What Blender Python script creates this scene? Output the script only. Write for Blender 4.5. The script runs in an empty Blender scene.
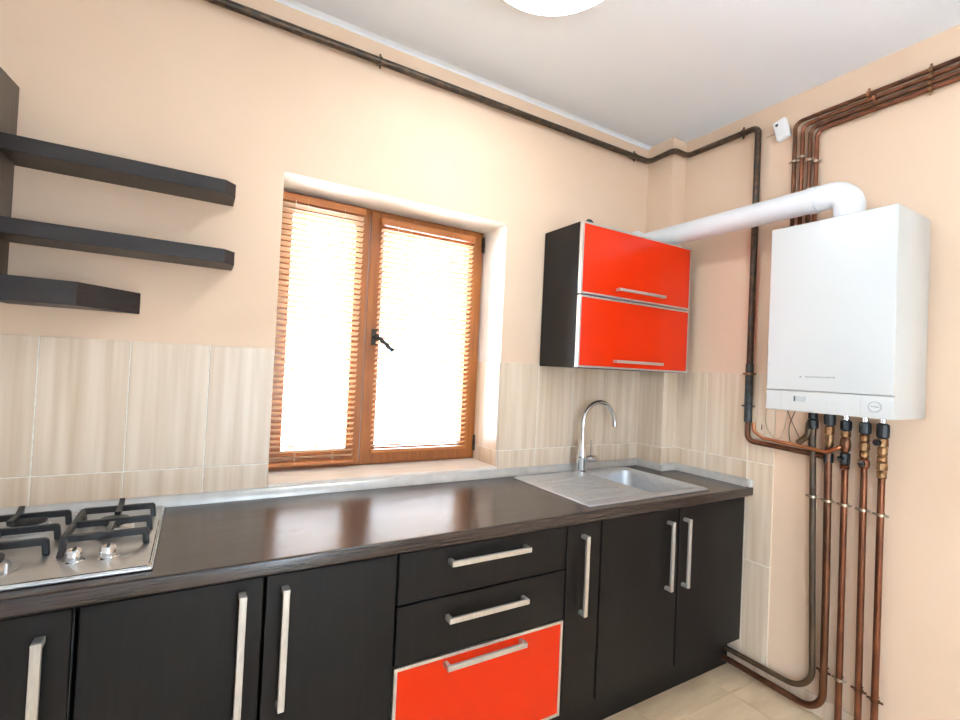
import bpy, bmesh, math, random
from mathutils import Vector, Matrix
random.seed(7)
S = bpy.context.scene
COL = S.collection
PI = math.pi

# ------------------------------------------------------------------ camera, sky, exposure
CAM_POS = Vector((-2.2634, -1.8653, 1.3504))
YAW, PITCH, ROLL, FPX = 0.53444, 0.01813, 0.04677, 479.75
fw = Vector((math.sin(YAW)*math.cos(PITCH), math.cos(YAW)*math.cos(PITCH), math.sin(PITCH)))
rt = Vector((math.cos(YAW), -math.sin(YAW), 0)); up = rt.cross(fw)
r2 = rt*math.cos(ROLL) + up*math.sin(ROLL); u2 = -rt*math.sin(ROLL) + up*math.cos(ROLL)
cd = bpy.data.cameras.new('camera'); cam = bpy.data.objects.new('camera', cd); COL.objects.link(cam)
M = Matrix((r2, u2, -fw)).transposed().to_4x4(); M.translation = CAM_POS
cam.matrix_world = M
cd.sensor_width = 36; cd.sensor_fit = 'HORIZONTAL'; cd.lens = FPX/960*36; cd.clip_start = 0.02
S.camera = cam

W = bpy.data.worlds.new('overcast_sky'); S.world = W; W.use_nodes = True
bg = W.node_tree.nodes['Background']; bg.inputs[0].default_value = (0.70, 0.86, 1.0, 1); bg.inputs[1].default_value = 22.0
LAMP_STRENGTH = 27.0
S.view_settings.view_transform = 'Standard'; S.view_settings.look = 'None'
S.view_settings.exposure = 0.14; S.view_settings.gamma = 1.0; S.view_settings.use_curve_mapping = False

# ------------------------------------------------------------------ helpers
def lin(r, g, b):
    f = lambda c: (c/255/12.92) if c/255 <= 0.04045 else ((c/255+0.055)/1.055)**2.4
    return (f(r), f(g), f(b), 1)

MATS = {}
def mat(name, col, rough=0.5, metal=0.0, col2=None, scale=(1,1,1), nscale=6, detail=3, bump=0.0, rand=False, emit=0, spec=0.5,
        contrast=(0.35, 0.65), coat=0.0, rvar=0.0):
    m = bpy.data.materials.new(name); m.use_nodes = True; nt = m.node_tree; N = nt.nodes; L = nt.links
    b = N['Principled BSDF']; b.inputs['Base Color'].default_value = col; b.inputs['Roughness'].default_value = rough
    b.inputs['Metallic'].default_value = metal; b.inputs['Specular IOR Level'].default_value = spec
    b.inputs['Coat Weight'].default_value = coat; b.inputs['Coat Roughness'].default_value = 0.05
    if emit:
        b.inputs['Emission Color'].default_value = col; b.inputs['Emission Strength'].default_value = emit
    if col2 is not None or bump or rvar:
        tc = N.new('ShaderNodeTexCoord'); mp = N.new('ShaderNodeMapping'); mp.inputs['Scale'].default_value = scale
        L.new(tc.outputs['Object'], mp.inputs['Vector'])
        if rand:
            oi = N.new('ShaderNodeObjectInfo'); ml = N.new('ShaderNodeMath'); ml.operation = 'MULTIPLY'; ml.inputs[1].default_value = 37.0
            cb = N.new('ShaderNodeCombineXYZ'); L.new(oi.outputs['Random'], ml.inputs[0])
            for k in range(3): L.new(ml.outputs[0], cb.inputs[k])
            L.new(cb.outputs[0], mp.inputs['Location'])
        no = N.new('ShaderNodeTexNoise'); no.inputs['Scale'].default_value = nscale; no.inputs['Detail'].default_value = detail
        L.new(mp.outputs[0], no.inputs['Vector'])
        cr = N.new('ShaderNodeMapRange'); cr.inputs[1].default_value = contrast[0]; cr.inputs[2].default_value = contrast[1]
        L.new(no.outputs['Fac'], cr.inputs[0])
        if col2 is not None:
            mx = N.new('ShaderNodeMix'); mx.data_type = 'RGBA'; mx.inputs[6].default_value = col; mx.inputs[7].default_value = col2
            L.new(cr.outputs[0], mx.inputs[0]); L.new(mx.outputs[2], b.inputs['Base Color'])
        if bump:
            bp = N.new('ShaderNodeBump'); bp.inputs['Strength'].default_value = bump; bp.inputs['Distance'].default_value = 0.002
            L.new(no.outputs['Fac'], bp.inputs['Height']); L.new(bp.outputs[0], b.inputs['Normal'])
        if rvar:
            r = N.new('ShaderNodeMapRange'); r.inputs[3].default_value = rough; r.inputs[4].default_value = rough+rvar
            L.new(cr.outputs[0], r.inputs[0]); L.new(r.outputs[0], b.inputs['Roughness'])
    MATS[name] = m
    return m

def tag(o, label=None, cat=None, group=None, kind=None):
    if label: o['label'] = label
    if cat: o['category'] = cat
    if group: o['group'] = group
    if kind: o['kind'] = kind
    return o

def thing(name, loc, label=None, cat=None, group=None, kind=None):
    o = bpy.data.objects.new(name, None); COL.objects.link(o); o.location = loc; o.empty_display_size = 0.05
    return tag(o, label, cat, group, kind)

def wpos(o):
    v = Vector(o.location); p = o.parent
    while p: v += p.location; p = p.parent
    return v

def orient(axis):
    d = Vector(axis).normalized()
    a = Vector((0,0,1)) if abs(d.z) < 0.9 else Vector((1,0,0))
    u = a.cross(d).normalized(); return u, d.cross(u), d

class MB:
    def __init__(s): s.v = []; s.f = []; s.mi = []
    def add(s, vs, fs, mi=0):
        b = len(s.v); s.v += [Vector(v) for v in vs]; s.f += [[i+b for i in f] for f in fs]; s.mi += [mi]*len(fs); return s
    def box(s, x0, x1, y0, y1, z0, z1, mi=0):
        x0, x1 = sorted((x0, x1)); y0, y1 = sorted((y0, y1)); z0, z1 = sorted((z0, z1))
        vs = [(x,y,z) for z in (z0,z1) for y in (y0,y1) for x in (x0,x1)]
        return s.add(vs, [[0,2,3,1],[4,5,7,6],[0,1,5,4],[2,6,7,3],[0,4,6,2],[1,3,7,5]], mi)
    def prism(s, poly, axis, a, b, mi=0):
        # poly: 2d points in the other two axes (cyclic order), extruded along axis from a to b
        def P(p, t):
            return {'x': (t, p[0], p[1]), 'y': (p[0], t, p[1]), 'z': (p[0], p[1], t)}[axis]
        n = len(poly); vs = [P(p, a) for p in poly] + [P(p, b) for p in poly]
        fs = [list(range(n))[::-1], list(range(n, 2*n))] + [[i, (i+1) % n, n+(i+1) % n, n+i] for i in range(n)]
        return s.add(vs, fs, mi)
    def tube(s, path, r, seg=12, cap=True, radii=None, mi=0):
        P = [Vector(p) for p in path]; n = len(P); vs = []; fs = []
        t0 = (P[1]-P[0]).normalized(); u, w, _ = orient(t0)
        for i in range(n):
            t = ((P[min(i+1, n-1)]-P[i]).normalized() + (P[i]-P[max(i-1, 0)]).normalized())
            if i == 0: t = P[1]-P[0]
            if i == n-1: t = P[-1]-P[-2]
            t.normalize()
            u = (u - t*u.dot(t)).normalized(); w = t.cross(u)
            rr = radii[i] if radii else r
            for k in range(seg):
                a = 2*PI*k/seg; vs.append(P[i] + (u*math.cos(a)+w*math.sin(a))*rr)
        for i in range(n-1):
            for k in range(seg):
                fs.append([i*seg+k, i*seg+(k+1) % seg, (i+1)*seg+(k+1) % seg, (i+1)*seg+k])
        if cap: fs += [list(range(seg))[::-1], list(range((n-1)*seg, n*seg))]
        return s.add(vs, fs, mi)
    def lathe(s, prof, org, axis=(0,0,1), seg=24, mi=0):
        # prof: (radius, height) pairs
        u, w, d = orient(axis); o = Vector(org); vs = []; fs = []; n = len(prof)
        for r, h in prof:
            for k in range(seg):
                a = 2*PI*k/seg; vs.append(o + d*h + (u*math.cos(a)+w*math.sin(a))*max(r, 1e-5))
        for i in range(n-1):
            for k in range(seg):
                fs.append([i*seg+k, i*seg+(k+1) % seg, (i+1)*seg+(k+1) % seg, (i+1)*seg+k])
        fs += [list(range(seg))[::-1], list(range((n-1)*seg, n*seg))]
        return s.add(vs, fs, mi)
    def grid(s, us, ws, skip, axis, a, b, mi=0):
        # slab of grid cells, extruded along axis, cells in skip left out, shared edges merged
        def P(u, w, t): return {'x': (t,u,w), 'y': (u,t,w), 'z': (u,w,t)}[axis]
        cells = {(i,j) for i in range(len(us)-1) for j in range(len(ws)-1)} - set(skip)
        for (i,j) in cells:
            q = [(us[i],ws[j]),(us[i+1],ws[j]),(us[i+1],ws[j+1]),(us[i],ws[j+1])]
            s.add([P(*p, a) for p in q], [[0,1,2,3]], mi); s.add([P(*p, b) for p in q], [[3,2,1,0]], mi)
            for (di,dj,e0,e1) in ((-1,0,3,0),(1,0,1,2),(0,-1,0,1),(0,1,2,3)):
                if (i+di, j+dj) not in cells:
                    s.add([P(*q[e0],a),P(*q[e1],a),P(*q[e1],b),P(*q[e0],b)], [[0,1,2,3]], mi)
        return s
    def mesh(s, name, mats, org, smooth=True, bevel=0, bseg=2, weld=True):
        bm = bmesh.new(); vs = [bm.verts.new(v-org) for v in s.v]
        for f, mi in zip(s.f, s.mi):
            try:
                fc = bm.faces.new([vs[i] for i in f]); fc.material_index = mi
            except ValueError: pass
        if weld: bmesh.ops.remove_doubles(bm, verts=bm.verts, dist=1e-6)
        bmesh.ops.recalc_face_normals(bm, faces=bm.faces)
        if bevel:
            es = [e for e in bm.edges if len(e.link_faces) == 2 and e.calc_face_angle(0) > 0.5]
            bmesh.ops.bevel(bm, geom=es, offset=bevel, segments=bseg, profile=0.5, affect='EDGES', clamp_overlap=True)
        if smooth:
            for f in bm.faces: f.smooth = True
            for e in bm.edges:
                if len(e.link_faces) != 2 or e.calc_face_angle(0) > 0.62: e.smooth = False
        me = bpy.data.meshes.new(name); bm.to_mesh(me); bm.free()
        for m in (mats if isinstance(mats, (list, tuple)) else [mats]): me.materials.append(MATS[m])
        return me
    def build(s, name, mats, parent=None, org=None, **k):
        if org is None:
            xs = [v.x for v in s.v]; ys = [v.y for v in s.v]; zs = [v.z for v in s.v]
            org = Vector(((min(xs)+max(xs))/2, (min(ys)+max(ys))/2, min(zs)))
        org = Vector(org)
        o = bpy.data.objects.new(name, s.mesh(name, mats, org, **k)); COL.objects.link(o)
        if parent is not None:
            o.parent = parent; o.location = org - wpos(parent)
        else: o.location = org
        return o

def fillet(pts, rad, n=8):
    P = [Vector(p) for p in pts]; out = [P[0]]
    for i in range(1, len(P)-1):
        a = (P[i-1]-P[i]); b = (P[i+1]-P[i]); la, lb = a.length, b.length; a.normalize(); b.normalize()
        r = rad[i-1] if isinstance(rad, (list, tuple)) else rad
        ang = a.angle(b); d = min(r/math.tan(ang/2), la*0.49, lb*0.49); rr = d*math.tan(ang/2)
        c = P[i] + (a+b).normalized()*(rr/math.sin(ang/2))
        s0 = P[i]+a*d - c; s1 = P[i]+b*d - c; th = s0.angle(s1); axx = s0.cross(s1).normalized()
        for k in range(n+1): out.append(c + Matrix.Rotation(th*k/n, 3, axx) @ s0)
    out.append(P[-1]); return out

def bez(p0, p1, p2, p3, n=14):
    p0, p1, p2, p3 = map(Vector, (p0, p1, p2, p3)); o = []
    for i in range(n+1):
        t = i/n; o.append(p0*(1-t)**3 + p1*3*t*(1-t)**2 + p2*3*t*t*(1-t) + p3*t**3)
    return o

# ------------------------------------------------------------------ materials
mat('wall_paint', lin(229, 198, 169), 0.75, col2=lin(226, 194, 165), nscale=2.5, bump=0.03)
mat('white_paint', lin(247, 250, 255), 0.7, col2=lin(245, 248, 253), nscale=3)
mat('reveal_paint', lin(246, 240, 232), 0.65, col2=lin(242, 234, 224), nscale=5)
mat('grout', lin(244, 238, 228), 0.8, col2=lin(228, 219, 206), nscale=60)
mat('wall_tile', lin(228, 207, 184), 0.28, col2=lin(206, 177, 146), scale=(16, 16, 0.55), nscale=2.2, detail=5, rand=True, contrast=(0.36, 0.74), rvar=0.08)
mat('floor_tile', lin(238, 210, 174), 0.34, col2=lin(214, 182, 144), scale=(1.2, 5, 1), nscale=3.2, detail=6, rand=True, contrast=(0.3, 0.75))
mat('floor_grout', lin(150, 128, 104), 0.8, col2=lin(138, 116, 94), nscale=50)
mat('sill_stone', lin(240, 232, 222), 0.35, col2=lin(228, 216, 202), scale=(1, 4, 1), nscale=6)
mat('upstand_grey', lin(203, 200, 196), 0.32, 0.35, col2=lin(190, 188, 184), scale=(1, 1, 1), nscale=20)
mat('upstand_cap', lin(214, 212, 209), 0.4, col2=lin(206, 204, 201), nscale=30)
mat('wenge_top', lin(62, 49, 44), 0.2, col2=lin(28, 21, 20), scale=(1.0, 30, 30), spec=0.6, nscale=5, detail=7, contrast=(0.40, 0.64), bump=0.005, rvar=0.06)
mat('wenge_door', lin(24, 22, 22), 0.42, spec=0.25, col2=lin(19, 17, 17), scale=(9, 3, 0.5), nscale=9, detail=5, contrast=(0.35, 0.7), bump=0.03)
mat('wenge_shelf', lin(52, 44, 42), 0.4, spec=0.35, col2=lin(38, 32, 31), scale=(0.7, 14, 20), nscale=5, detail=5, contrast=(0.35, 0.7), bump=0.03)
mat('wenge_panel', lin(74, 62, 55), 0.38, col2=lin(52, 44, 40), scale=(20, 14, 0.7), nscale=5, detail=5, contrast=(0.35, 0.7), bump=0.03)
mat('carcass', lin(30, 27, 26), 0.5, col2=lin(26, 23, 22), nscale=30)
mat('red_gloss', lin(226, 48, 8), 0.18, col2=lin(222, 45, 7), nscale=2, spec=0.3)
mat('aluminium', lin(222, 218, 212), 0.36, 0.75, col2=lin(208, 204, 198), scale=(6, 6, 1), nscale=30)
mat('handle_metal', lin(216, 211, 203), 0.38, 0.7, col2=lin(202, 197, 189), scale=(8, 8, 1), nscale=40)
mat('steel', lin(206, 206, 206), 0.3, 0.95, col2=lin(200, 199, 198), scale=(1.2, 30, 6), nscale=10, detail=2, rvar=0.04)
mat('sink_steel', lin(214, 218, 222), 0.34, 0.8, col2=lin(204, 207, 210), scale=(30, 2, 6), nscale=10, detail=4, rvar=0.08)
mat('chrome', lin(222, 222, 222), 0.1, 1.0, col2=lin(212, 212, 212), nscale=6)
mat('cast_iron', lin(34, 36, 38), 0.42, col2=lin(26, 27, 29), nscale=60, bump=0.1)
mat('burner_cap', lin(30, 30, 31), 0.35, col2=lin(40, 40, 41), nscale=40)
mat('boiler_white', lin(202, 200, 196), 0.3, col2=lin(200, 198, 194), nscale=3)
mat('flue_white', lin(232, 232, 232), 0.35, col2=lin(229, 229, 229), nscale=5)
mat('print_grey', lin(150, 150, 150), 0.6, col2=lin(140, 140, 140), nscale=50)
mat('display_dark', lin(84, 88, 90), 0.4, col2=lin(70, 74, 76), nscale=50)
mat('display_light', lin(188, 192, 190), 0.4, col2=lin(176, 180, 178), nscale=50)
mat('panel_line', lin(176, 176, 178), 0.5, col2=lin(166, 166, 168), nscale=40)
mat('gas_pipe', lin(62, 50, 42), 0.34, 0.45, col2=lin(98, 74, 52), scale=(5, 5, 5), nscale=7, detail=4, contrast=(0.42, 0.7))
mat('gas_pipe_blue', lin(62, 66, 68), 0.4, 0.2, col2=lin(44, 42, 40), nscale=26, contrast=(0.45, 0.6))
mat('olive_pipe', lin(90, 66, 42), 0.42, 0.0, col2=lin(66, 48, 30), scale=(3, 3, 1), nscale=12)
mat('copper', lin(136, 82, 55), 0.32, 0.7, col2=lin(98, 57, 39), scale=(3, 3, 1.2), nscale=9, detail=4, contrast=(0.35, 0.7))
mat('copper_dark', lin(116, 74, 50), 0.34, 0.7, col2=lin(84, 52, 38), scale=(3, 3, 1.2), nscale=9, detail=4, contrast=(0.35, 0.7))
mat('copper_bright', lin(196, 136, 96), 0.28, 0.85, col2=lin(168, 108, 74), nscale=12)
mat('brass', lin(158, 118, 80), 0.34, 0.8, col2=lin(104, 70, 46), nscale=26, contrast=(0.4, 0.65))
mat('valve_black', lin(38, 40, 43), 0.4, 0.1, col2=lin(54, 54, 55), nscale=40, contrast=(0.5, 0.75))
mat('cable_black', lin(40, 36, 34), 0.5, col2=lin(54, 48, 44), nscale=30)
mat('cable_tan', lin(196, 170, 140), 0.5, col2=lin(186, 160, 130), nscale=30)
mat('clamp_zinc', lin(196, 180, 158), 0.34, 0.8, col2=lin(150, 130, 108), nscale=50)
mat('window_wood', lin(166, 98, 40), 0.35, col2=lin(138, 76, 28), scale=(10, 10, 0.8), nscale=6, detail=5, contrast=(0.35, 0.7), coat=0.15)
mat('window_wood_h', lin(166, 98, 40), 0.35, col2=lin(138, 76, 28), scale=(0.8, 10, 10), nscale=6, detail=5, contrast=(0.35, 0.7), coat=0.15)
mat('blind_wood', lin(240, 206, 172), 0.4, col2=lin(232, 192, 152), scale=(1, 12, 12), nscale=6)
mat('blind_rail', lin(196, 124, 68), 0.4, col2=lin(180, 106, 54), scale=(1, 12, 12), nscale=6)
mat('cord', lin(236, 222, 204), 0.7, col2=lin(226, 210, 190), nscale=60)
mat('bronze', lin(62, 52, 46), 0.35, 0.6, col2=lin(50, 42, 38), nscale=20)
mat('plastic_white', lin(244, 242, 240), 0.4, col2=lin(240, 238, 236), nscale=12)
mat('dot_black', lin(40, 44, 52), 0.4, col2=lin(34, 36, 44), nscale=30)
mat('lamp_glass', (0.80, 0.91, 1.0, 1), 0.4, emit=LAMP_STRENGTH)
mat('lamp_rim', lin(236, 236, 236), 0.4, col2=lin(228, 228, 228), nscale=20)
mat('frame_white', lin(238, 238, 236), 0.4, col2=lin(230, 230, 228), nscale=20)
g = bpy.data.materials.new('clear_glass'); g.use_nodes = True; nt = g.node_tree; nt.nodes.remove(nt.nodes['Principled BSDF'])
tr = nt.nodes.new('ShaderNodeBsdfTransparent'); gl = nt.nodes.new('ShaderNodeBsdfGlossy'); gl.inputs['Roughness'].default_value = 0.02
fr = nt.nodes.new('ShaderNodeFresnel'); fr.inputs['IOR'].default_value = 1.3; ms = nt.nodes.new('ShaderNodeMixShader')
nt.links.new(fr.outputs[0], ms.inputs[0]); nt.links.new(tr.outputs[0], ms.inputs[1]); nt.links.new(gl.outputs[0], ms.inputs[2])
nt.links.new(ms.outputs[0], nt.nodes['Material Output'].inputs[0]); MATS['clear_glass'] = g

# ------------------------------------------------------------------ dimensions
H = 2.6457
XL, YB = -3.0, -3.9                      # left wall, rear wall
WXL, WXR, WZ0, WZ1, WD = -2.020, -1.0475, 0.9037, 2.0323, 0.196
PX, PY = -0.109, -0.163                  # corner pilaster
ZT, ZM, ZL = 1.387, 0.977, 0.520         # tile rows
TY = -0.687                              # end of tiling on the right wall
TOP, TOPB, DEPTH = 0.859, 0.8216, 0.60   # worktop
TW, TT, GAP = 0.2175, 0.009, 0.003

# ------------------------------------------------------------------ the setting
def structure(o, name_label=None): return tag(o, label=name_label, kind='structure')

wb = MB().grid([XL-0.2, WXL, WXR, 0.25], [-0.1, WZ0-0.02, WZ1, H+0.1], {(1,1)}, 'y', 0.0, 0.30)
for i, f in enumerate(wb.f):
    c = sum((wb.v[k] for k in f), Vector())/len(f)
    if WXL-1e-4 <= c.x <= WXR+1e-4 and WZ0-0.03 <= c.z <= WZ1+1e-4 and 0.01 < c.y < 0.29: wb.mi[i] = 1
wall_back = structure(wb.build('wall_back', ['wall_paint', 'reveal_paint'], smooth=False), 'peach painted wall with the window and wood-grain tile splashback')
wall_right = structure(MB().box(0, 0.2, YB-0.2, 0.0, -0.1, H+0.1).build('wall_right', 'wall_paint', smooth=False), 'peach painted wall carrying the white boiler and copper pipes')
wall_left = structure(MB().grid([YB-0.2, -3.7, -3.0, 0.0], [-0.1, 0.02, 2.3, H+0.1], {(1,1)}, 'x', XL-0.2, XL).build('wall_left', 'white_paint', smooth=False), 'white painted wall at the left end of the kitchen with an added glazed door for fill daylight')  # out of view; white keeps the bounce neutral, door opening added for daylight
wr = MB().grid([XL, -1.75, -1.30, 0.0], [-0.1, 0.02, 2.3, H+0.1], {(1,1)}, 'y', YB-0.2, YB)
wall_rear = structure(wr.build('wall_rear', 'white_paint', smooth=False), 'white painted wall behind the viewer with an added tall window for fill daylight')  # out of view; white for neutral bounce, opening added to admit sky light
ceiling = structure(MB().box(XL, 0.0, YB, 0.0, H, H+0.1).build('ceiling', 'white_paint', smooth=False), 'plain white painted ceiling')
wall_pilaster = structure(MB().box(PX, 0.0, PY, 0.0, 0.0, H).build('wall_pilaster', 'wall_paint', smooth=False), 'narrow peach pilaster filling the room corner')
cv = MB().prism([(0, H), (-0.022, H), (-0.006, H-0.006), (0, H-0.012)], 'x', XL, PX)
trim_1 = structure(cv.build('trim_1', 'white_paint', smooth=False), 'thin white cove strip between window wall and ceiling')
floor = structure(MB().box(XL, 0.0, YB, 0.0, -0.1, -0.006).build('floor', 'floor_grout', smooth=False), 'beige stone-look tiled floor')
# floor tiles
FT = 0.457
def tile_mesh(name, w, d, h, m, bev=0.0012):
    return MB().box(-w/2, w/2, -d/2, d/2, 0, h).mesh(name, m, Vector((0,0,0)), smooth=False, bevel=bev, bseg=1)
ftm = {}
fy = [-0.642 - FT*k for k in range(-2, 8)]
for yi in fy:
    y1 = min(yi, 0.0); y0 = max(yi-FT, YB)
    if y1-y0 < 0.03: continue
    x = -0.203 + FT
    while x > XL:
        x1 = min(x, 0.0); x0 = max(x-FT, XL); x -= FT
        if x1-x0 < 0.02: continue
        key = (round(x1-x0, 3), round(y1-y0, 3))
        if key not in ftm: ftm[key] = tile_mesh('tile', x1-x0-0.003, y1-y0-0.003, 0.006, 'floor_tile')
        o = bpy.data.objects.new('tile', ftm[key]); COL.objects.link(o); o.parent = floor
        o.location = Vector(((x0+x1)/2, (y0+y1)/2, -0.006)) - floor.location

# wall tiles ---------------------------------------------------------
tms = {}
def wall_tile(parent, x0, x1, y0, y1, z0, z1):
    w, d, h = x1-x0, y1-y0, z1-z0
    key = (round(w, 3), round(d, 3), round(h, 3))
    if key not in tms: tms[key] = tile_mesh('tile', w, d, h, 'wall_tile')
    o = bpy.data.objects.new('tile', tms[key]); COL.objects.link(o); o.parent = parent
    o.location = Vector(((x0+x1)/2, (y0+y1)/2, z0)) - wpos(parent)
    return o
def run_x(parent, xs, rows, y):       # tiles on a wall facing -y, front plane y-TT
    for a, b in zip(xs[:-1], xs[1:]):
        for z0, z1 in rows: wall_tile(parent, a+GAP/2, b-GAP/2, y-TT, y, z0+GAP/2, z1-GAP/2)
    MB().box(xs[0]+.002, xs[-1]-.002, y-TT+0.0012, y, rows[0][0], rows[-1][1]-0.001).build('grout_bed', 'grout', parent, smooth=False)
def run_y(parent, ys, rows, x):       # tiles on a wall facing -x, front plane x-TT
    for a, b in zip(ys[:-1], ys[1:]):
        for z0, z1 in rows: wall_tile(parent, x-TT, x, a+GAP/2, b-GAP/2, z0+GAP/2, z1-GAP/2)
    MB().box(x-TT+0.0012, x, ys[0]+.002, ys[-1]-.002, rows[0][0], rows[-1][1]-0.001).build('grout_bed', 'grout', parent, smooth=False)
R2 = [(0.870, ZM), (ZM, ZT)]
xs = [WXL]; x = -2.223
while x > XL: xs.append(x); x -= TW
xs.append(XL); run_x(wall_back, xs[::-1], R2, 0.0)
run_x(wall_back, [WXR-0.0, -0.83, -0.6125, -0.395, -0.1775, PX], R2, 0.0)
run_y(wall_pilaster, [PY-TT, 0.0], R2, PX)
run_x(wall_pilaster, [PX, 0.0], R2, PY)
run_y(wall_right, [TY, -0.565, -0.3475, PY-TT], [(0.0, 0.063), (0.063, ZL), (ZL, ZM), (ZM, ZT)], 0.0)
run_y(wall_back, [-0.009, WD+0.004], [(WZ0, ZM), (ZM, ZT)], WXR)     # tiled window reveal
baseboard_right = thing('baseboard_right', (0, -2.1, 0), 'low beige tile skirting along the boiler wall', kind='structure')
y = TY
while y > YB+0.02:
    y0 = max(y-FT, YB); wall_tile(baseboard_right, -0.009, 0, y0+0.0015, y-0.0015, 0, 0.075); y = y0

# window ---------------------------------------------------------------
sill = MB().box(WXL, WXR, -0.011, WD+0.06, WZ0-0.02, WZ0)
sill.build('window_sill', 'sill_stone', wall_back, smooth=False, bevel=0.002)
window_1 = thing('window_1', ((WXL+WXR)/2, WD, WZ0), 'brown wooden double casement window with blinds', kind='structure')
MID = -1.632
fo = MB().grid([WXL, WXL+0.03, WXR-0.03, WXR], [WZ0, WZ0+0.022, WZ1-0.03, WZ1], {(1,1)}, 'y', WD+0.018, WD+0.085)
fo.build('outer_frame', 'window_wood', window_1, smooth=False)
def sash(x0, x1, z0, z1, sl, sr, sb, st, hinge_right):
    f = MB().grid([x0, x0+sl, x1-sr, x1], [z0, z0+sb, z1-st, z1], {(1,1)}, 'y', WD, WD+0.06)
    so = f.build('sash', 'window_wood', window_1, smooth=False, bevel=0.003)
    bd = 0.012
    MB().grid([x0+sl-0.001, x0+sl+bd, x1-sr-bd, x1-sr+0.001], [z0+sb-0.001, z0+sb+bd, z1-st-bd, z1-st+0.001], {(1,1)}, 'y', WD+0.012, WD+0.05).build('glazing_bead', 'window_wood_h', so, smooth=False)
    MB().box(x0+sl+bd-0.004, x1-sr-bd+0.004, WD+0.030, WD+0.034, z0+sb+bd-0.004, z1-st-bd+0.004).build('pane', 'clear_glass', so, smooth=False)
    return so
s1 = sash(WXL+0.012, MID-0.002, WZ0+0.010, WZ1-0.012, 0.045, 0.045, 0.055, 0.06, False)
s2 = sash(MID+0.002, WXR-0.010, WZ0+0.010, WZ1-0.012, 0.055, 0.060, 0.055, 0.06, True)
hn = MB().prism([(-0.013, -0.036), (0.013, -0.036), (0.013, 0.036), (-0.013, 0.036)], 'y', WD-0.010, WD)
for v in hn.v: v += Vector((-1.592, 0, 1.468))
ho = hn.build('handle_plate', 'bronze', s2, bevel=0.003)
MB().lathe([(0.009, 0), (0.009, 0.022), (0.011, 0.024), (0.011, 0.034), (0.006, 0.036)], (-1.592, WD-0.010, 1.468), (0,-1,0), 16) \
    .tube(fillet([(-1.592, WD-0.036, 1.468), (-1.580, WD-0.050, 1.460), (-1.520, WD-0.054, 1.408)], 0.008), 0.009, 10).build('handle', 'bronze', s2)
for zc in (1.965, 0.985):
    MB().lathe([(0.007, -0.038), (0.007, -0.012), (0.0085, -0.010), (0.0085, 0.010), (0.007, 0.012), (0.007, 0.038)], (WXR-0.012, WD-0.005, zc), (0,0,1), 12).build('hinge', 'bronze', s2)

added_fill_window = thing('added_fill_window', (-1.55, YB-0.1, 0.02), 'tall glazed window added behind the viewer to let in fill daylight', kind='structure')  # unseen window, added so sky light fills the room from behind
MB().grid([-1.75, -1.70, -1.35, -1.30], [0.02, 0.10, 2.22, 2.30], {(1,1)}, 'y', YB-0.12, YB-0.06).build('window_frame', 'frame_white', added_fill_window, smooth=False)
MB().box(-1.705, -1.345, YB-0.094, YB-0.09, 0.095, 2.225).build('pane', 'clear_glass', added_fill_window, smooth=False)
added_fill_door = thing('added_fill_door', (XL-0.1, -3.2, 0.02), 'glazed door added in the unseen left wall to let in fill daylight', kind='structure')  # unseen glazed door, added so sky light fills from the left
MB().grid([-3.7, -3.62, -3.08, -3.0], [0.02, 0.12, 2.22, 2.30], {(1,1)}, 'x', XL-0.12, XL-0.06).build('door_frame', 'frame_white', added_fill_door, smooth=False)
MB().box(XL-0.094, XL-0.09, -3.625, -3.075, 0.115, 2.225).build('pane', 'clear_glass', added_fill_door, smooth=False)

# ------------------------------------------------------------------ window blinds
def blind(x0, x1, zt, zb, label, tilt, pitch=0.0225):
    yc = WD-0.019
    t = thing('venetian_blind', ((x0+x1)/2, yc, zb), label, 'blind', 'wooden blinds on the window sashes')
    MB().box(x0, x1, yc-0.014, yc+0.012, zt-0.030, zt).build('headrail', 'blind_rail', t, smooth=False, bevel=0.002)
    MB().box(x0+.002, x1-.002, yc-0.012, yc+0.012, zb, zb+0.014).build('bottom_rail', 'blind_rail', t, smooth=False, bevel=0.002)
    sm = MB()
    hw = 0.0122; L = (x1-x0)/2-0.004
    prof = [(-hw, 0), (-hw*.5, 0.0012), (0, 0.0017), (hw*.5, 0.0012), (hw, 0)]
    prof = prof + [(a, b-0.0007) for a, b in prof[::-1]]
    sm.prism(prof, 'x', -L, L)
    for v in sm.v:
        y, z = v.y, v.z; v.y = y*math.cos(tilt)-z*math.sin(tilt); v.z = y*math.sin(tilt)+z*math.cos(tilt)
    me = sm.mesh('slat', 'blind_wood', Vector((0,0,0)))
    z = zb+0.014+pitch*0.8
    while z < zt-0.036:
        o = bpy.data.objects.new('slat', me); COL.objects.link(o); o.parent = t
        o.location = Vector(((x0+x1)/2, yc, z)) - wpos(t); z += pitch
    for fx in (0.30, 0.74):
        xc = x0+(x1-x0)*fx
        for yy in (yc-0.0135, yc+0.0135):
            MB().tube([(xc, yy, zb+0.006), (xc, yy, zt-0.012)], 0.0007, 5).build('ladder_cord', 'cord', t)
    xw = x0+(x1-x0)*(0.16)
    MB().tube([(xw, yc-0.018, zt-0.026), (xw, yc-0.019, zt-0.075)], 0.0016, 6).build('tilt_wand', 'cord', t)
    return t
blind(WXL+0.016, -1.664, 2.014, 0.926, 'wooden slat venetian blind on the left casement, hanging to the sill', math.radians(-27))
blind(-1.592, -1.118, 1.992, 0.962, 'wooden slat venetian blind on the right casement, beside the window handle', math.radians(-27))

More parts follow.
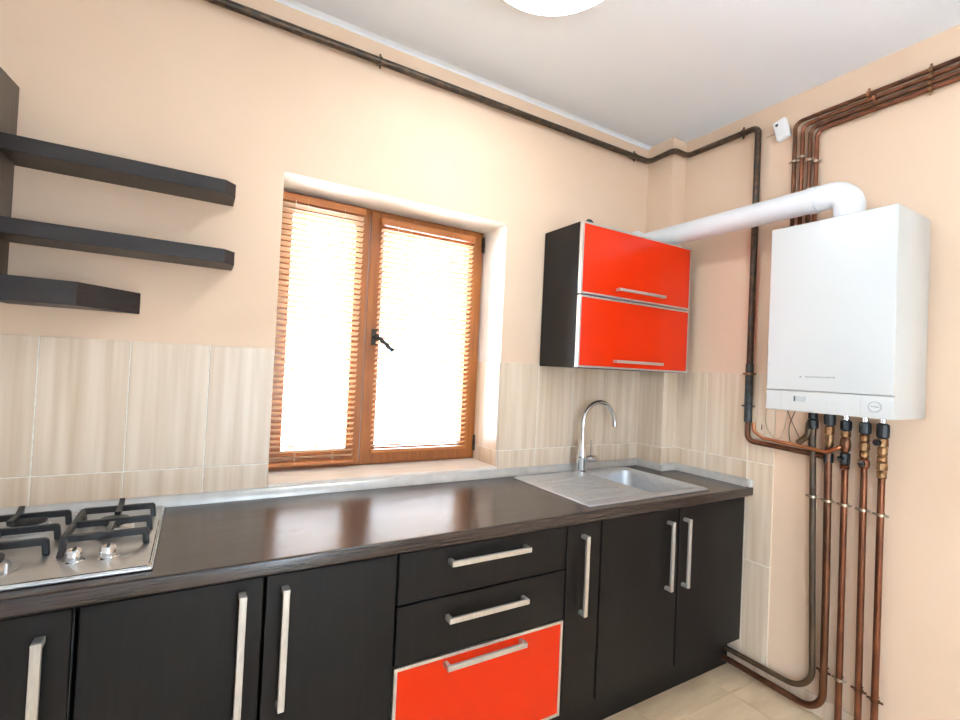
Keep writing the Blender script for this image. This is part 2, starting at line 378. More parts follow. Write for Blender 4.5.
# ------------------------------------------------------------------ worktop, upstand, plinth
SX0, SX1, SY0, SY1 = -0.99, -0.27, -0.555, -0.06       # sink outline
BX0, BX1, BY0, BY1 = -0.590, -0.295, -0.518, -0.100      # bowl opening
wt = MB().grid([XL+0.002, BX0-0.012, BX1+0.012, PX-TT-.001, -TT-.001], [-DEPTH+0.012, BY0-0.012, PY-TT-.001, BY1+0.012, -TT-0.001], {(1,1), (1,2), (3,2), (3,3)}, 'z', TOPB, TOP)
# rounded nosing along the front
nose = [(-DEPTH+0.012, TOPB), (-DEPTH+0.003, TOPB), (-DEPTH, TOPB+0.004)]
nose += [(-DEPTH+0.006-0.006*math.cos(a), TOP-0.006+0.006*math.sin(a)) for a in [0, PI/8, PI/4, 3*PI/8, PI/2]] + [(-DEPTH+0.012, TOP)]
wt.prism(nose, 'x', XL+0.002, -0.001)
worktop = tag(wt.build('worktop', 'wenge_top', org=(-1.5, -0.3, TOPB)), 'long dark wenge laminate kitchen worktop running under the window', 'worktop')

up_t = thing('worktop_upstand', (-1.5, -0.02, TOP), 'pale grey upstand strip along the back of the dark worktop', 'upstand')
def upstand(p, q, nrm, ext0=0, ext1=0):
    # profile: thickness 0.022 at foot, 0.008 at top, 0.034 high
    p, q, n = Vector(p), Vector(q), Vector(nrm); d = (q-p).normalized(); p = p-d*ext0; q = q+d*ext1
    prof = [(0, 0), (0.022, 0), (0.022, 0.006), (0.012, 0.030), (0.006, 0.034), (0, 0.034)]
    vs = [p+n*a+Vector((0,0,b)) for a, b in prof]+[q+n*a+Vector((0,0,b)) for a, b in prof]; k = len(prof)
    m = MB(); m.add(vs, [list(range(k)), list(range(k, 2*k))]+[[i, (i+1) % k, k+(i+1) % k, k+i] for i in range(k)])
    return m.build('strip', 'upstand_grey', up_t, bevel=0.0)
o1 = TT+0.0005
upstand((XL+0.003, -o1, TOP), (PX-o1, -o1, TOP), (0,-1,0))
upstand((PX-o1, -o1-0.001, TOP), (PX-o1, PY-o1, TOP), (-1,0,0), 0, 0.02)
upstand((PX-o1, PY-o1, TOP), (-o1, PY-o1, TOP), (0,-1,0), 0.018)
upstand((-o1, PY-o1, TOP), (-o1, -DEPTH+0.02, TOP), (-1,0,0))
MB().box(-o1-0.024, -o1, -DEPTH-0.001, -DEPTH+0.0195, TOP+0.0003, TOP+0.037).build('end_cap', 'upstand_cap', up_t, bevel=0.005)['label'] = 'light plastic end cap'

tag(MB().box(-3.0+.002, -0.0105, -0.505, -0.487, 0.0, 0.148).build('plinth', 'wenge_door', smooth=False, bevel=0.001), 'long black plinth board below the base cabinets', 'plinth')

# ------------------------------------------------------------------ handles
def handle_v(parent, x, z0, z1, y, w=0.016, so=0.034):
    m = MB(); t = 0.010
    poly = [(y, z0), (y-so, z0), (y-so, z1), (y, z1), (y, z1-w*0.8), (y-so+t, z1-w*0.8), (y-so+t, z0+w*0.8), (y, z0+w*0.8)]
    m.prism(poly, 'x', x-w/2, x+w/2)
    return m.build('handle', 'handle_metal', parent, smooth=False, bevel=0.0012, bseg=1)
def handle_h(parent, z, x0, x1, y, w=0.016, so=0.034):
    m = MB(); t = 0.010; e = w*0.8
    poly = [(x0, y), (x0, y-so), (x1, y-so), (x1, y), (x1-e, y), (x1-e, y-so+t), (x0+e, y-so+t), (x0+e, y)]
    m.prism(poly, 'z', z-w/2, z+w/2)
    return m.build('handle', 'handle_metal', parent, smooth=False, bevel=0.0012, bseg=1)

# ------------------------------------------------------------------ base cabinets
DF, DB, CB = -0.575, -0.557, -0.02
DZ0, DZ1 = 0.153, 0.812
def carcass(name, x0, x1, label, group='black base cabinets under the worktop'):
    t = thing(name, ((x0+x1)/2, -0.3, 0.148), label, 'cabinet', group)
    m = MB(); p = 0.016; a, b = x0+0.001, x1-0.001; z0, z1 = 0.149, 0.8206; yf = DB-0.0005
    m.box(a, a+p, yf, CB, z0, z1); m.box(b-p, b, yf, CB, z0, z1); m.box(a+p, b-p, yf, CB, z0, z0+p); m.box(a+p, b-p, CB-0.008, CB, z0+p, z1)
    m.box(a+p, b-p, yf, yf+0.08, z1-p, z1)
    m.build('body', 'carcass', t, smooth=False, weld=False)
    return t
def door(t, x0, x1, z0=DZ0, z1=DZ1, name='door', m='wenge_door'):
    return MB().box(x0+0.0018, x1-0.0018, DF, DB, z0+0.0015, z1-0.0015).build(name, m, t, smooth=False, bevel=0.0015, bseg=1)
c = carcass('base_cabinet', XL+0.003, -2.455, 'black base cabinet under the gas hob with one handle near its right edge')
handle_v(door(c, XL+0.004, -2.457), -2.507, 0.45, 0.765, DF, 0.018)
c = carcass('base_cabinet', -2.450, -1.740, 'black two-door base cabinet under the worktop between hob and drawers')
handle_v(door(c, -2.448, -2.089), -2.138, 0.47, 0.783, DF)
handle_v(door(c, -2.085, -1.740), -2.041, 0.482, 0.781, DF)
c = carcass('drawer_cabinet', -1.737, -1.110, 'base cabinet with two black drawers above a framed orange-red drawer')
for z0, z1, hz in ((0.662, DZ1, 0.767), (0.487, 0.659, 0.599)):
    handle_h(door(c, -1.736, -1.111, z0, z1, 'drawer'), hz, -1.580, -1.288, DF)
rd = MB().box(-1.7345+.009, -1.1125-.009, DF+0.001, DB, 0.155+.009, 0.484-.009).build('drawer', 'red_gloss', c, smooth=False, bevel=0.001, bseg=1)
rd['label'] = 'glossy orange-red drawer front'
MB().grid([-1.7345, -1.7345+.0095, -1.1125-.0095, -1.1125], [0.155, 0.1645, 0.4745, 0.484], {(1,1)}, 'y', DF-0.0008, DB).build('drawer_frame', 'aluminium', rd, smooth=False)
handle_h(rd, 0.458, -1.578, -1.288, DF+0.001)
c = carcass('base_cabinet', -1.108, -0.946, 'narrow black base cabinet with one handle right of the drawers')
handle_v(door(c, -1.108, -0.946), -1.037, 0.492, 0.774, DF)
c = carcass('base_cabinet', -0.943, -0.030, 'wide two-door black base cabinet under the sink')
handle_v(door(c, -0.942, -0.502), -0.572, 0.489, 0.767, DF)
handle_v(door(c, -0.497, -0.030), -0.467, 0.484, 0.766, DF)

# ------------------------------------------------------------------ sink and faucet
sk = thing('kitchen_sink', (-0.63, -0.3, TOP), 'stainless steel inset sink with drainer on the left', 'sink')
rim = MB().grid([SX0, BX0, BX1, SX1], [SY0, BY0, BY1, SY1], {(1,1)}, 'z', TOP+0.0002, TOP+0.0045)
rim.build('rim', 'sink_steel', sk, smooth=True, bevel=0.002, bseg=2)
def rrect(x0, x1, y0, y1, r, n=6):
    out = []
    for cx, cy, a0 in ((x1-r, y1-r, 0), (x0+r, y1-r, PI/2), (x0+r, y0+r, PI), (x1-r, y0+r, 1.5*PI)):
        for k in range(n+1):
            a = a0+PI/2*k/n; out.append((cx+r*math.cos(a), cy+r*math.sin(a)))
    return out
def loft(rings, close_last=True):
    m = MB(); n = len(rings[0]); vs = [p for r in rings for p in r]; fs = []
    for i in range(len(rings)-1):
        for k in range(n): fs.append([i*n+k, i*n+(k+1) % n, (i+1)*n+(k+1) % n, (i+1)*n+k])
    if close_last: fs.append(list(range((len(rings)-1)*n, len(rings)*n)))
    return m.add(vs, fs)
rings = []
z0 = TOP+0.0046
for ins, dz, r in ((-0.006, 0.0, 0.03), (0.0, 0.0005, 0.045), (0.004, -0.004, 0.05), (0.007, -0.02, 0.05), (0.014, -0.155, 0.05), (0.02, -0.17, 0.05), (0.035, -0.178, 0.05), (0.09, -0.182, 0.03)):
    rings.append([(x, y, z0+dz) for x, y in rrect(BX0+ins, BX1-ins, BY0+ins, BY1-ins, r)])
loft(rings).build('bowl', 'sink_steel', sk)
MB().lathe([(0.0, 0.004), (0.03, 0.004), (0.034, 0.002), (0.034, 0.0)], ((BX0+BX1)/2, (BY0+BY1)/2, z0-0.182), (0,0,1), 24).build('drain', 'chrome', sk)
for k in range(7):
    yy = SY0+0.065+k*0.052
    MB().tube([(SX0+0.05, yy, TOP+0.0038), (BX0-0.07, yy, TOP+0.0038)], 0.0042, 8).build('drainer_ridge', 'sink_steel', sk)
# raised outer lip
lip = rrect(SX0+0.004, SX1-0.004, SY0+0.004, SY1-0.004, 0.02)
pth = [(x, y, TOP+0.0042) for x, y in lip]; pth.append(pth[0])
MB().tube(pth, 0.0035, 8, cap=False).build('lip', 'sink_steel', sk)

FX, FY = -0.595, -0.079
fc = thing('faucet', (FX, FY, TOP), 'chrome gooseneck mixer tap standing at the back of the sink', 'faucet')
zb = TOP+0.005
MB().lathe([(0.027, 0), (0.027, 0.006), (0.022, 0.010), (0.0225, 0.05), (0.025, 0.058), (0.025, 0.085), (0.022, 0.095), (0.020, 0.125), (0.013, 0.150), (0.0125, 0.155)], (FX, FY, zb), (0,0,1), 28).build('body', 'chrome', fc)
arc = [(FX, FY, zb+0.15), (FX, FY, 1.095)]
arc += [(FX+0.109-0.109*math.cos(a), FY-0.0*a, 1.100+0.109*math.sin(a)) for a in [PI*k/20 for k in range(1, 20)]]
arc += [(FX+0.218, FY, 1.098), (FX+0.219, FY, 1.090)]
MB().tube(arc, 0.0115, 16).build('spout', 'chrome', fc)
MB().lathe([(0.0125, 0), (0.0125, 0.012), (0.010, 0.014)], (FX+0.219, FY, 1.096), (0.05,0,-1), 16).build('aerator', 'chrome', fc)
MB().lathe([(0.014, 0), (0.016, 0.03), (0.0185, 0.034), (0.0185, 0.068), (0.016, 0.072)], (FX+0.018, FY, zb+0.062), (1,0,0), 20).build('valve', 'chrome', fc)
MB().tube([(FX+0.062, FY, zb+0.075), (FX+0.060, FY, zb+0.155)], 0.004, 10, radii=[0.0045, 0.0032]).build('lever', 'chrome', fc)

# ------------------------------------------------------------------ gas hob
hb = thing('gas_hob', (-2.63, -0.3, TOP), 'stainless steel gas hob with black cast iron pan supports', 'hob')
HX0, HX1, HY0, HY1 = -2.915, -2.324, -0.556, -0.040
MB().box(HX0, HX1, HY0, HY1, TOP+0.0003, TOP+0.009).build('hob_plate', 'steel', hb, bevel=0.004, bseg=3)
pth = [(x, y, TOP+0.0085) for x, y in rrect(HX0+0.006, HX1-0.006, HY0+0.006, HY1-0.006, 0.010)]; pth.append(pth[0])
MB().tube(pth, 0.0035, 8, cap=False).build('rolled_edge', 'chrome', hb)
hz = TOP+0.009
def burner(x, y, r):
    b = MB().lathe([(r*1.55, 0), (r*1.55, 0.002), (r*1.25, 0.004), (r*1.2, 0.010), (r*1.05, 0.016), (r*0.9, 0.018)], (x, y, hz), (0,0,1), 32).build('burner', 'steel', hb)
    MB().lathe([(r*0.98, 0.0), (r, 0.003), (r, 0.008), (r*0.9, 0.011), (r*0.3, 0.012)], (x, y, hz+0.0182), (0,0,1), 32).build('burner_cap', 'burner_cap', b)
    MB().lathe([(0.003, 0), (0.003, 0.016), (0.002, 0.020)], (x+r*1.25, y-r*0.75, hz+0.003), (0,0,1), 10).build('spark_plug', 'plastic_white', b)
burner(-2.432, -0.235, 0.036); burner(-2.625, -0.160, 0.040); burner(-2.648, -0.447, 0.049); burner(-2.835, -0.175, 0.030)
for kx in (-2.480, -2.418):
    k = MB().lathe([(0.021, 0), (0.021, 0.002), (0.0165, 0.004), (0.0165, 0.010), (0.0155, 0.024), (0.013, 0.027)], (kx, -0.455, hz), (0,0,1), 24).build('knob', 'chrome', hb)
    MB().box(kx-0.003, kx+0.003, -0.455-0.0125, -0.455+0.0125, hz+0.0268, hz+0.0295).build('grip', 'valve_black', k, bevel=0.001)
def grate(x0, x1, label, rail_left=True):
    m = MB(); zt = hz+0.040; w = 0.0068; h = 0.016
    sgn = 1 if rail_left else -1
    ys = (-0.150, -0.275, -0.385)
    for yy in ys:
        xa, xb = x0, x1
        m.prism([(xa, zt-h), (xa, zt), (xb-0.006, zt), (xb, zt-0.006), (xb+0.003, hz+0.0005), (xb-0.010, hz+0.0005), (xb-0.012, zt-h)], 'y', yy-w, yy+w)
    # side rail carrying the bars
    m.prism([(-0.425, hz+0.0005), (-0.405, hz+0.012), (-0.395, zt-0.002), (-0.145, zt-0.002), (-0.135, hz+0.012), (-0.120, hz+0.0005), (-0.150, hz+0.0005), (-0.165, zt-0.016), (-0.375, zt-0.016), (-0.390, hz+0.0005)], 'x', x0-0.006, x0+0.007)
    xm = (x0+x1)/2
    m.prism([(-0.110, zt+0.012), (-0.118, zt-h), (-0.205, zt-h), (-0.215, zt), (-0.140, zt)], 'x', xm-w, xm+w)
    m.prism([(-0.385, zt-h), (-0.385, zt), (-0.300, zt), (-0.290, zt-h)], 'x', xm-w, xm+w)
    o = m.build('pan_support', 'cast_iron', hb, bevel=0.0015, bseg=1, weld=False); return o
grate(-2.512, -2.345, '')
grate(-2.760, -2.538, '')

# ------------------------------------------------------------------ wall shelves and tall panel
SP = -2.736
tp = thing('wall_cabinet', (-2.86, -0.15, 1.47), 'dark wenge wall cabinet side rising past the three shelves at the left edge', 'cabinet')
MB().prism([(-0.0005, 1.475), (-0.0005, 2.095), (-0.29, 2.058), (-0.29, 1.475)], 'x', XL+0.002, SP).build('body', 'wenge_panel', tp, smooth=False, bevel=0.001, bseg=1)
MB().box(XL+0.003, SP-0.001, -0.309, -0.291, 1.477, 2.056).build('door', 'wenge_door', tp, smooth=False, bevel=0.001, bseg=1)
def shelf(x_end, cutx, cuty, depth, z0, z1, label):
    poly = [(SP+0.0005, -0.0005), (SP+0.0005, -depth), (x_end-cutx, -depth), (x_end, -depth+cuty), (x_end, -0.0005)]
    return tag(MB().prism(poly, 'z', z0, z1).build('wall_shelf', 'wenge_shelf', smooth=False, bevel=0.0012, bseg=1), label, 'shelf', 'dark floating shelves left of the window')
shelf(-2.178, 0.03, 0.03, 0.14, 1.869, 1.912, 'long dark wenge floating shelf, topmost of the three')
shelf(-2.171, 0.03, 0.03, 0.14, 1.648, 1.692, 'long dark wenge floating shelf, middle of the three')
shelf(-2.424, 0.132, 0.148, 0.15, 1.473, 1.539, 'short thick dark floating shelf with slanted end, lowest of the three')

# ------------------------------------------------------------------ orange-red wall cabinet
CX0, CX1, CYF, CZ0, CZ1, CZM = -0.829, -0.077, -0.278, 1.377, 2.024, 1.7008
wc = thing('wall_cabinet', (-0.45, -0.14, CZ0), 'dark wall cabinet with two glossy orange-red flap doors above the sink', 'cabinet')
CYD = CYF+0.020
pg = 0.002
MB().prism([(CX0, CYD+0.001), (CX1, CYD+0.001), (CX1, PY-TT-pg), (PX-TT-pg, PY-TT-pg), (PX-TT-pg, -TT-0.001), (CX0, -TT-0.001)], 'z', CZ0, CZ1).build('body', 'wenge_door', wc, smooth=False, bevel=0.001, bseg=1)
for z0, z1, hz_ in ((CZM+0.003, CZ1-0.001, 1.744), (CZ0+0.001, CZM-0.003, 1.413)):
    e = 0.0085
    dr = MB().box(CX0+0.001+e, CX1-0.001-e, CYF+0.0012, CYD, z0+e, z1-e).build('door', 'red_gloss', wc, smooth=False, bevel=0.0008, bseg=1)
    dr['label'] = 'glossy orange-red flap door in a thin metal frame'
    MB().grid([CX0+0.001, CX0+0.001+e, CX1-0.001-e, CX1-0.001], [z0, z0+e, z1-e, z1], {(1,1)}, 'y', CYF, CYD).build('door_frame', 'aluminium', dr, smooth=False)
    handle_h(dr, hz_, -0.612, -0.293, CYF+0.0012, 0.013, 0.027)

# small dark loop on the cabinet top
lp = [(-0.735-0.022*math.cos(a), -0.215, CZ1+0.0255*math.sin(a)*1.0+0.006) for a in [PI*k/14 for k in range(15)]]
lp = [(-0.757, -0.215, CZ1+0.0003)]+lp+[(-0.713, -0.215, CZ1+0.0003)]
tag(MB().tube(lp, 0.007, 10).build('pipe_loop', 'valve_black'), 'small dark pipe loop standing on top of the orange-red cabinet', 'pipe')

# ------------------------------------------------------------------ boiler and flue
BXF, BYL, BYR, BZ0, BZ1 = -0.301, -0.800, -1.207, 1.245, 1.960
bl = thing('boiler', (-0.15, -1.0, BZ0), 'white wall-hung gas boiler above the copper pipes', 'boiler')
MB().box(BXF+0.014, -0.024, BYR+0.001, BYL-0.001, BZ0, BZ1).build('casing', 'boiler_white', bl, bevel=0.004, bseg=2)
ZP = 1.3225
MB().box(BXF, BXF+0.0135, BYR, BYL, ZP+0.0012, BZ1).build('front_panel', 'boiler_white', bl, bevel=0.005, bseg=3)
cp = MB().box(BXF, BXF+0.0135, BYR, BYL, BZ0, ZP-0.0012).build('control_panel', 'boiler_white', bl, bevel=0.004, bseg=3)
MB().box(-0.0235, -0.0005, BYR+0.06, BYL-0.06, BZ0+0.05, BZ1-0.05).build('wall_bracket', 'clamp_zinc', bl, smooth=False)
for yy in (-0.858, -1.118):       # fine joints of the control panel
    MB().box(BXF-0.0003, BXF+0.001, yy-0.0005, yy+0.0005, BZ0+0.004, ZP-0.004).build('panel_joint', 'panel_line', cp, smooth=False)
dsp = MB().box(BXF-0.0012, BXF+0.001, -0.945, -0.902, 1.282, 1.304).build('display', 'display_light', cp, smooth=False)
MB().box(BXF-0.0016, BXF-0.0008, -0.9105, -0.9045, 1.2835, 1.3025).build('display_bar', 'display_dark', dsp, smooth=False)
for yy in (-0.921, -0.931, -0.9405):
    MB().box(BXF-0.0015, BXF-0.0008, yy-0.0022, yy+0.0022, 1.285, 1.301).build('display_segment', 'panel_line', dsp, smooth=False)
for yy, zz in ((-0.985, 1.291), (-1.010, 1.289), (-1.010, 1.278), (-1.035, 1.288)):
    MB().lathe([(0.006, 0), (0.006, 0.0012), (0.004, 0.0014)], (BXF, yy, zz), (-1,0,0), 14).build('button', 'boiler_white', cp)
ga = MB().lathe([(0.019, 0), (0.019, 0.002), (0.017, 0.003), (0.016, 0.002), (0.0, 0.002)], (BXF, -1.158, 1.284), (-1,0,0), 28).build('gauge', 'panel_line', cp)
MB().lathe([(0.0155, 0.0), (0.0155, 0.0028), (0.0, 0.0029)], (BXF, -1.158, 1.284), (-1,0,0), 24).build('gauge_face', 'boiler_white', ga)
MB().box(BXF-0.0034, BXF-0.0029, -1.170, -1.147, 1.2835, 1.2855).build('gauge_needle', 'display_dark', ga, smooth=False)
# tiny grey lettering line on the front panel: too small to read, a mark and a row of letter strokes
lt = MB(); yy = -0.925
lt.lathe([(0.0035, 0), (0.0035, 0.0006), (0, 0.0007)], (BXF, yy, 1.3770), (-1,0,0), 12); yy -= 0.016
for k in range(26):
    wl = (0.0022, 0.0014, 0.0027, 0.0018, 0.0024)[k % 5]; hl = 0.0052 if k % 4 else 0.0068
    lt.box(BXF-0.0006, BXF+0.0002, yy-wl, yy, 1.3745, 1.3745+hl); yy -= wl+0.0017
lt.build('lettering', 'print_grey', bl, smooth=False)

fl = thing('flue_pipe', (-0.165, -0.55, 2.0), 'white flue pipe running from the boiler top to the corner', 'flue')
fx, fz = -0.170, 2.085
path = fillet([(fx, -1.012, BZ1+0.001), (fx, -1.012, fz), (fx, -0.012, fz)], 0.085, 12)
MB().tube(path, 0.050, 28).build('duct', 'flue_white', fl)
MB().lathe([(0.054, 0), (0.054, 0.022), (0.051, 0.026)], (fx, -1.012, BZ1+0.0008), (0,0,1), 28).build('collar', 'flue_white', fl)
MB().lathe([(0.053, 0), (0.053, 0.03)], (fx, -0.905, fz), (0,1,0), 28).build('collar', 'flue_white', fl)
MB().lathe([(0.075, 0), (0.075, 0.006), (0.055, 0.010)], (fx, -0.0015, fz), (0,-1,0), 28).build('wall_rosette', 'flue_white', fl)

# ------------------------------------------------------------------ pipes
def clamp(parent, p, axis, r, wall_dir, off, material='clamp_zinc'):
    """ring around a pipe at p, with a stem to the wall and a screw lug on each side"""
    u, w, d = orient(axis); m = MB(); p = Vector(p)
    m.lathe([(r+0.0004, -0.005), (r+0.004, -0.0045), (r+0.004, 0.0045), (r+0.0004, 0.005)], p, axis, 18)
    wd = Vector(wall_dir); sd = wd.cross(Vector(axis)).normalized()
    for s in (-1, 1):
        m.lathe([(0.0045, 0), (0.0045, 0.010), (0.003, 0.012)], p+sd*s*(r+0.002), sd*s, 10)
    m.lathe([(0.003, 0), (0.003, off-r)], p+wd*r, wd, 8)
    return m.build('clamp', material, parent)

gp = thing('gas_pipe', (-0.03, -0.5, 1.05), 'dark gas pipe running below the ceiling and down beside the boiler', 'pipe')
GR = 0.0145; gz = 2.545; gx = -0.032
path = fillet([(XL+0.004, -0.032, 2.533), (PX-0.034, -0.032, 2.548), (PX-0.034, PY-0.034, 2.552), (gx, PY-0.034, 2.552), (gx, -0.576, 2.552), (gx, -0.576, 1.43)], [0.03, 0.025, 0.025, 0.03], 8)
MB().tube(path, GR, 16).build('pipe', 'gas_pipe', gp)
MB().tube([(gx, -0.576, 1.4305), (gx, -0.576, 1.16)], GR+0.0025, 16).build('sleeve', 'gas_pipe_blue', gp)
MB().tube(fillet([(gx, -0.576, 1.1595), (gx, -0.576, 1.074), (gx, -0.700, 1.068), (gx, -0.905, 1.058)], [0.035, 0.1], 8), 0.0115, 14).build('branch', 'copper_dark', gp)
for p, ax in (((-1.698, -0.032, 2.5395), (1,0,0)), ((-0.262, -0.032, 2.547), (1,0,0))):
    clamp(gp, p, ax, GR, (0,1,0), 0.031, 'gas_pipe')
clamp(gp, (gx, -0.505, 2.552), (0,1,0), GR, (1,0,0), 0.031, 'gas_pipe')
clamp(gp, (gx, -0.576, 1.385), (0,0,1), GR+0.0025, (1,0,0), 0.022, 'brass')
clamp(gp, (gx, -0.576, 1.235), (0,0,1), GR+0.0025, (1,0,0), 0.022, 'gas_pipe_blue')

# four copper pipes from the ceiling corner down behind the boiler
tops = [(-0.735, 2.508), (-0.766, 2.484), (-0.797, 2.460), (-0.824, 2.438)]
CR = 0.0085
names = ['first', 'second', 'third', 'last']
for k, (py, pz) in enumerate(tops):
    t = thing('copper_pipe', (-0.02, py, 1.9), ['outermost copper pipe bending down beside the white detector, closest to the ceiling', 'second copper pipe from the ceiling bending down to the boiler', 'third copper pipe from the ceiling bending down to the boiler', 'innermost copper pipe bending down to the boiler, lowest of the four'][k], 'pipe', 'copper pipes from the wall top to the boiler')
    dz = 0.004
    path = fillet([(-0.0205, py, 1.75 if k < 2 else BZ1+0.002), (-0.0205, py, pz), (-0.0205, -3.0, pz+dz*4)], 0.03, 8)
    MB().tube(path, CR, 12).build('pipe', 'copper_dark' if k % 2 == 0 else 'copper', t)
    zc = (2.335, 2.345, 2.320, 2.305)[k]
    clamp(t, (-0.0205, py, zc), (0,0,1), CR, (1,0,0), 0.0195)
    pzz = pz+dz*4*(1.193+py)/(3.0+py)
    clamp(t, (-0.0205, -1.193, pz+0.003), (0,1,0), CR, (1,0,0), 0.0195, 'brass')
    if k < 2: clamp(t, (-0.0205, -1.005-0.02*k, pz+0.002), (0,1,0), CR+0.001, (1,0,0), 0.0185, 'copper_bright')

# five pipes rising from the floor to the boiler
LX = -0.036
def union(parent, y, zs, x=LX):
    for z0, z1, prof, m, sides in zs:
        MB().lathe([(a, z0+(z1-z0)*b) for a, b in prof], (x, y, 0), (0,0,1), sides).build('fitting', m, parent)
NUT = [(0.012, 0), (0.018, 0.06), (0.018, 0.94), (0.012, 1)]
RNG = [(0.013, 0), (0.0165, 0.2), (0.0145, 0.45), (0.0165, 0.75), (0.013, 1)]
BAL = [(0.012, 0), (0.017, 0.18), (0.019, 0.5), (0.017, 0.82), (0.012, 1)]
CAPP = [(0.014, 0), (0.020, 0.1), (0.021, 0.5), (0.020, 0.9), (0.014, 1)]
PR = 0.0115
p1 = thing('heating_pipe', (LX, -0.856, 0.08), 'dark olive pipe below the boiler, nearest the cabinets, curving along the floor', 'pipe', 'pipes under the boiler')
MB().tube(fillet([(LX, -0.852, 1.20), (LX, -0.868, 0.60), (LX+0.003, -0.882, 0.084), (LX+0.003, -0.507, 0.082)], [0.3, 0.10], 12), PR, 14).build('pipe', 'olive_pipe', p1)
union(p1, -0.852, [(1.205, 1.243, NUT, 'valve_black', 8), (1.165, 1.204, CAPP, 'valve_black', 14), (1.09, 1.165, [(0.0135, 0), (0.0135, 1)], 'gas_pipe', 12)])
MB().tube(fillet([(LX-0.006, -0.842, 1.19), (LX-0.006, -0.838, 1.135), (LX-0.006, -0.800, 1.098)], 0.04, 8), 0.0125, 12).build('branch', 'olive_pipe', p1)
p2 = thing('heating_pipe', (LX, -0.914, 0.02), 'brown copper pipe below the boiler, second from the cabinets, curving along the floor', 'pipe', 'pipes under the boiler')
MB().tube(fillet([(LX-0.004, -0.914, 1.10), (LX-0.004, -0.922, 0.50), (LX-0.010, -0.926, 0.034), (LX-0.010, -0.507, 0.042)], [0.3, 0.085], 12), PR+0.002, 14).build('pipe', 'copper_dark', p2)
union(p2, -0.914, [(1.185, 1.243, CAPP, 'valve_black', 14), (1.150, 1.184, NUT, 'brass', 8), (1.100, 1.150, RNG, 'brass', 16), (1.035, 1.075, NUT, 'valve_black', 8)])
p3 = thing('heating_pipe', (LX, -0.97, 0.0), 'copper pipe below the boiler, middle one of five', 'pipe', 'pipes under the boiler')
MB().tube([(LX, -0.972, 1.03), (LX, -0.976, 0.004)], PR, 14).build('pipe', 'copper', p3)
union(p3, -0.971, [(1.215, 1.243, [(0.011, 0), (0.011, 1)], 'chrome', 14), (1.172, 1.214, CAPP, 'valve_black', 8), (1.148, 1.172, NUT, 'brass', 8), (1.085, 1.148, BAL, 'copper_dark', 16), (1.040, 1.085, NUT, 'valve_black', 8), (1.02, 1.040, RNG, 'copper', 14)])
p4 = thing('heating_pipe', (LX, -1.035, 0.0), 'copper pipe below the boiler, second from the right', 'pipe', 'pipes under the boiler')
MB().tube([(LX, -1.034, 1.05), (LX, -1.040, 0.004)], PR, 14).build('pipe', 'copper', p4)
union(p4, -1.034, [(1.215, 1.243, [(0.010, 0), (0.010, 1)], 'chrome', 14), (1.168, 1.214, CAPP, 'valve_black', 8), (1.138, 1.168, RNG, 'brass', 14), (1.105, 1.138, NUT, 'brass', 8), (1.075, 1.105, RNG, 'brass', 14), (1.035, 1.075, BAL, 'copper', 14)])
p5 = thing('heating_pipe', (LX, -1.09, 0.0), 'copper pipe below the boiler, rightmost of five', 'pipe', 'pipes under the boiler')
MB().tube([(LX, -1.090, 1.02), (LX, -1.090, 0.004)], PR, 14).build('pipe', 'copper', p5)
union(p5, -1.090, [(1.218, 1.243, [(0.010, 0), (0.010, 1)], 'chrome', 14), (1.160, 1.216, CAPP, 'valve_black', 10), (1.128, 1.160, NUT, 'brass', 8), (1.095, 1.128, RNG, 'brass', 14), (1.070, 1.095, RNG, 'brass', 14), (1.040, 1.070, NUT, 'brass', 8), (1.010, 1.040, RNG, 'brass', 14)])
MB().lathe([(0.010, 0), (0.012, 0.004), (0.012, 0.016), (0.009, 0.018)], (LX-0.012, -1.083, 1.144), (-1,0.3,0), 12).build('drain_tap', 'valve_black', p5)
MB().lathe([(0.009, 0), (0.011, 0.004), (0.011, 0.014), (0.008, 0.016)], (LX-0.012, -1.034, 1.056), (-1,0,0), 12).build('drain_tap', 'valve_black', p4)
MB().lathe([(0.008, 0), (0.010, 0.004), (0.010, 0.014), (0.008, 0.016)], (LX-0.013, -0.966, 1.062), (-1,0.4,0), 12).build('drain_tap', 'valve_black', p3)
for p, y, z in ((p1, -0.8595, 0.886), (p2, -0.917, 0.883), (p3, -0.9727, 0.881), (p4, -1.035, 0.878), (p5, -1.090, 0.875)):
    xx = LX-0.004 if p is p2 else LX
    clamp(p, (xx, y, z), (0,0,1), PR, (1,0,0), -xx-0.001)
for p, y, z in ((p2, -0.9235, 0.205), (p3, -0.9755, 0.201), (p4, -1.0393, 0.197), (p5, -1.090, 0.190)):
    xx = LX-0.0075 if p is p2 else LX
    clamp(p, (xx, y, z), (0,0,1), PR, (1,0,0), -xx-0.001, 'clamp_zinc' if p is p3 else 'copper_dark')
# thin copper filling pipe between gas pipe and the middle valve
tag(MB().tube(fillet([(LX-0.026, -0.622, 1.165), (LX-0.026, -0.622, 1.125), (LX-0.026, -0.665, 1.098), (LX-0.026, -0.80, 1.090), (LX-0.026, -0.915, 1.080), (LX-0.026, -0.952, 1.100), (LX-0.020, -0.962, 1.110)], [0.02, 0.03, 0.1, 0.03, 0.02], 6), 0.0075, 12).build('filling_pipe', 'copper_bright'),
    'thin bright copper pipe bowing between the gas pipe and the middle valve', 'pipe')
tag(MB().tube(bez((-0.020, -0.655, 1.236), (-0.020, -0.640, 1.17), (-0.02, -0.655, 1.12), (-0.02, -0.70, 1.10)) + bez((-0.02, -0.70, 1.10), (-0.02, -0.73, 1.09), (-0.018, -0.74, 1.2), (-0.018, -0.745, 1.25))[1:], 0.0022, 6).build('cable', 'cable_tan'),
    'thin pale cable looping down from the left of the boiler', 'cable', 'cables under the boiler')
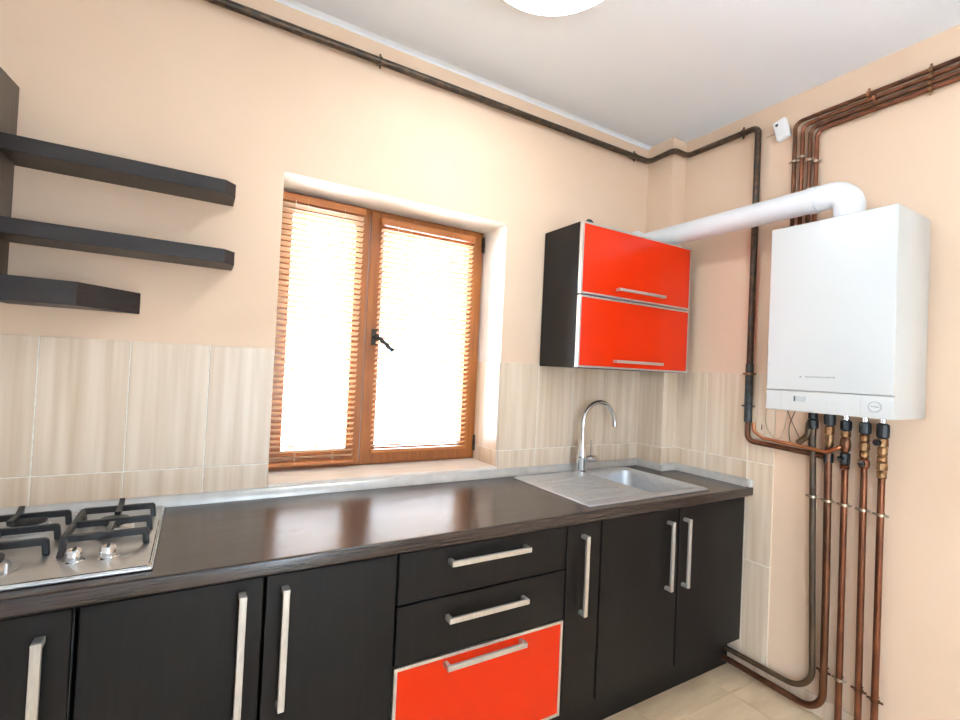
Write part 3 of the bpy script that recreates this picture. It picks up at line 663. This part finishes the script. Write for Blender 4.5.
tag(MB().tube(bez((-0.05, -0.800, 1.26), (-0.04, -0.775, 1.20), (-0.012, -0.735, 1.17), (-0.006, -0.752, 1.09)), 0.0018, 6).build('cable', 'cable_black'),
    'thin black cable hanging below the boiler, leaning towards the cabinets', 'cable', 'cables under the boiler')
tag(MB().tube(bez((-0.06, -0.752, 1.26), (-0.05, -0.765, 1.21), (-0.026, -0.775, 1.16), (-0.016, -0.800, 1.105)), 0.0016, 6).build('cable', 'cable_black'),
    'thin black cable hanging below the boiler, crossing towards the pipes', 'cable', 'cables under the boiler')
tag(MB().tube(bez((-0.0025, -0.605, 1.26), (-0.0025, -0.60, 1.2), (-0.0025, -0.635, 1.2), (-0.010, -0.628, 1.13)), 0.0022, 6).build('cable', 'cable_black'),
    'thin dark cable beside the lower end of the gas pipe', 'cable', 'cables under the boiler')
tag(MB().tube([(-0.0045, -0.742, 1.98), (-0.0045, -0.748, 1.6), (-0.0045, -0.745, 1.25)], 0.0018, 6).build('cable', 'cable_tan'),
    'thin pale cable running down the wall beside the boiler', 'cable', 'cables under the boiler')

# ------------------------------------------------------------------ detector, lamp
dt = thing('detector', (-0.015, -0.675, 2.45), 'small white wall detector box tilted beside the gas pipe bend', 'detector')
dm = MB().box(-0.030, -0.0, -0.030, 0.030, -0.049, 0.049)
rot = Matrix.Rotation(math.radians(-14), 3, 'X')
for v in dm.v: v.xyz = rot @ v + Vector((-0.0005, -0.675, 2.503))
dm.build('housing', 'plastic_white', dt, bevel=0.010, bseg=3)
q = rot @ Vector((-0.030, 0.010, 0.026)) + Vector((-0.0005, -0.675, 2.503))
MB().lathe([(0.0065, 0), (0.0065, 0.0015), (0.004, 0.003)], q, (-1,0,0), 16).build('sensor', 'dot_black', dt)
tag(MB().tube([(-0.006, -0.597, 2.500), (-0.006, -0.640, 2.502)], 0.0022, 6).build('cable', 'cable_tan'), 'short pale wire stub between gas pipe bend and detector', 'cable')

lm = thing('ceiling_lamp', (-1.367, -0.71, H-0.07), 'round white glowing dome ceiling lamp', 'lamp')
MB().lathe([(0.222, 0), (0.233, 0.004), (0.233, 0.032), (0.230, 0.034), (0.2262, 0.034), (0.2255, 0.0305), (0.10, 0.0305)], (-1.367, -0.71, H-0.0005), (0,0,-1), 48).build('base', 'lamp_rim', lm)
MB().lathe([(0.222, 0.0), (0.224, 0.004), (0.219, 0.009), (0.195, 0.016), (0.15, 0.025), (0.10, 0.031), (0.04, 0.034), (0.0, 0.0342)], (-1.367, -0.71, H-0.031), (0,0,-1), 64).build('shade', 'lamp_glass', lm)
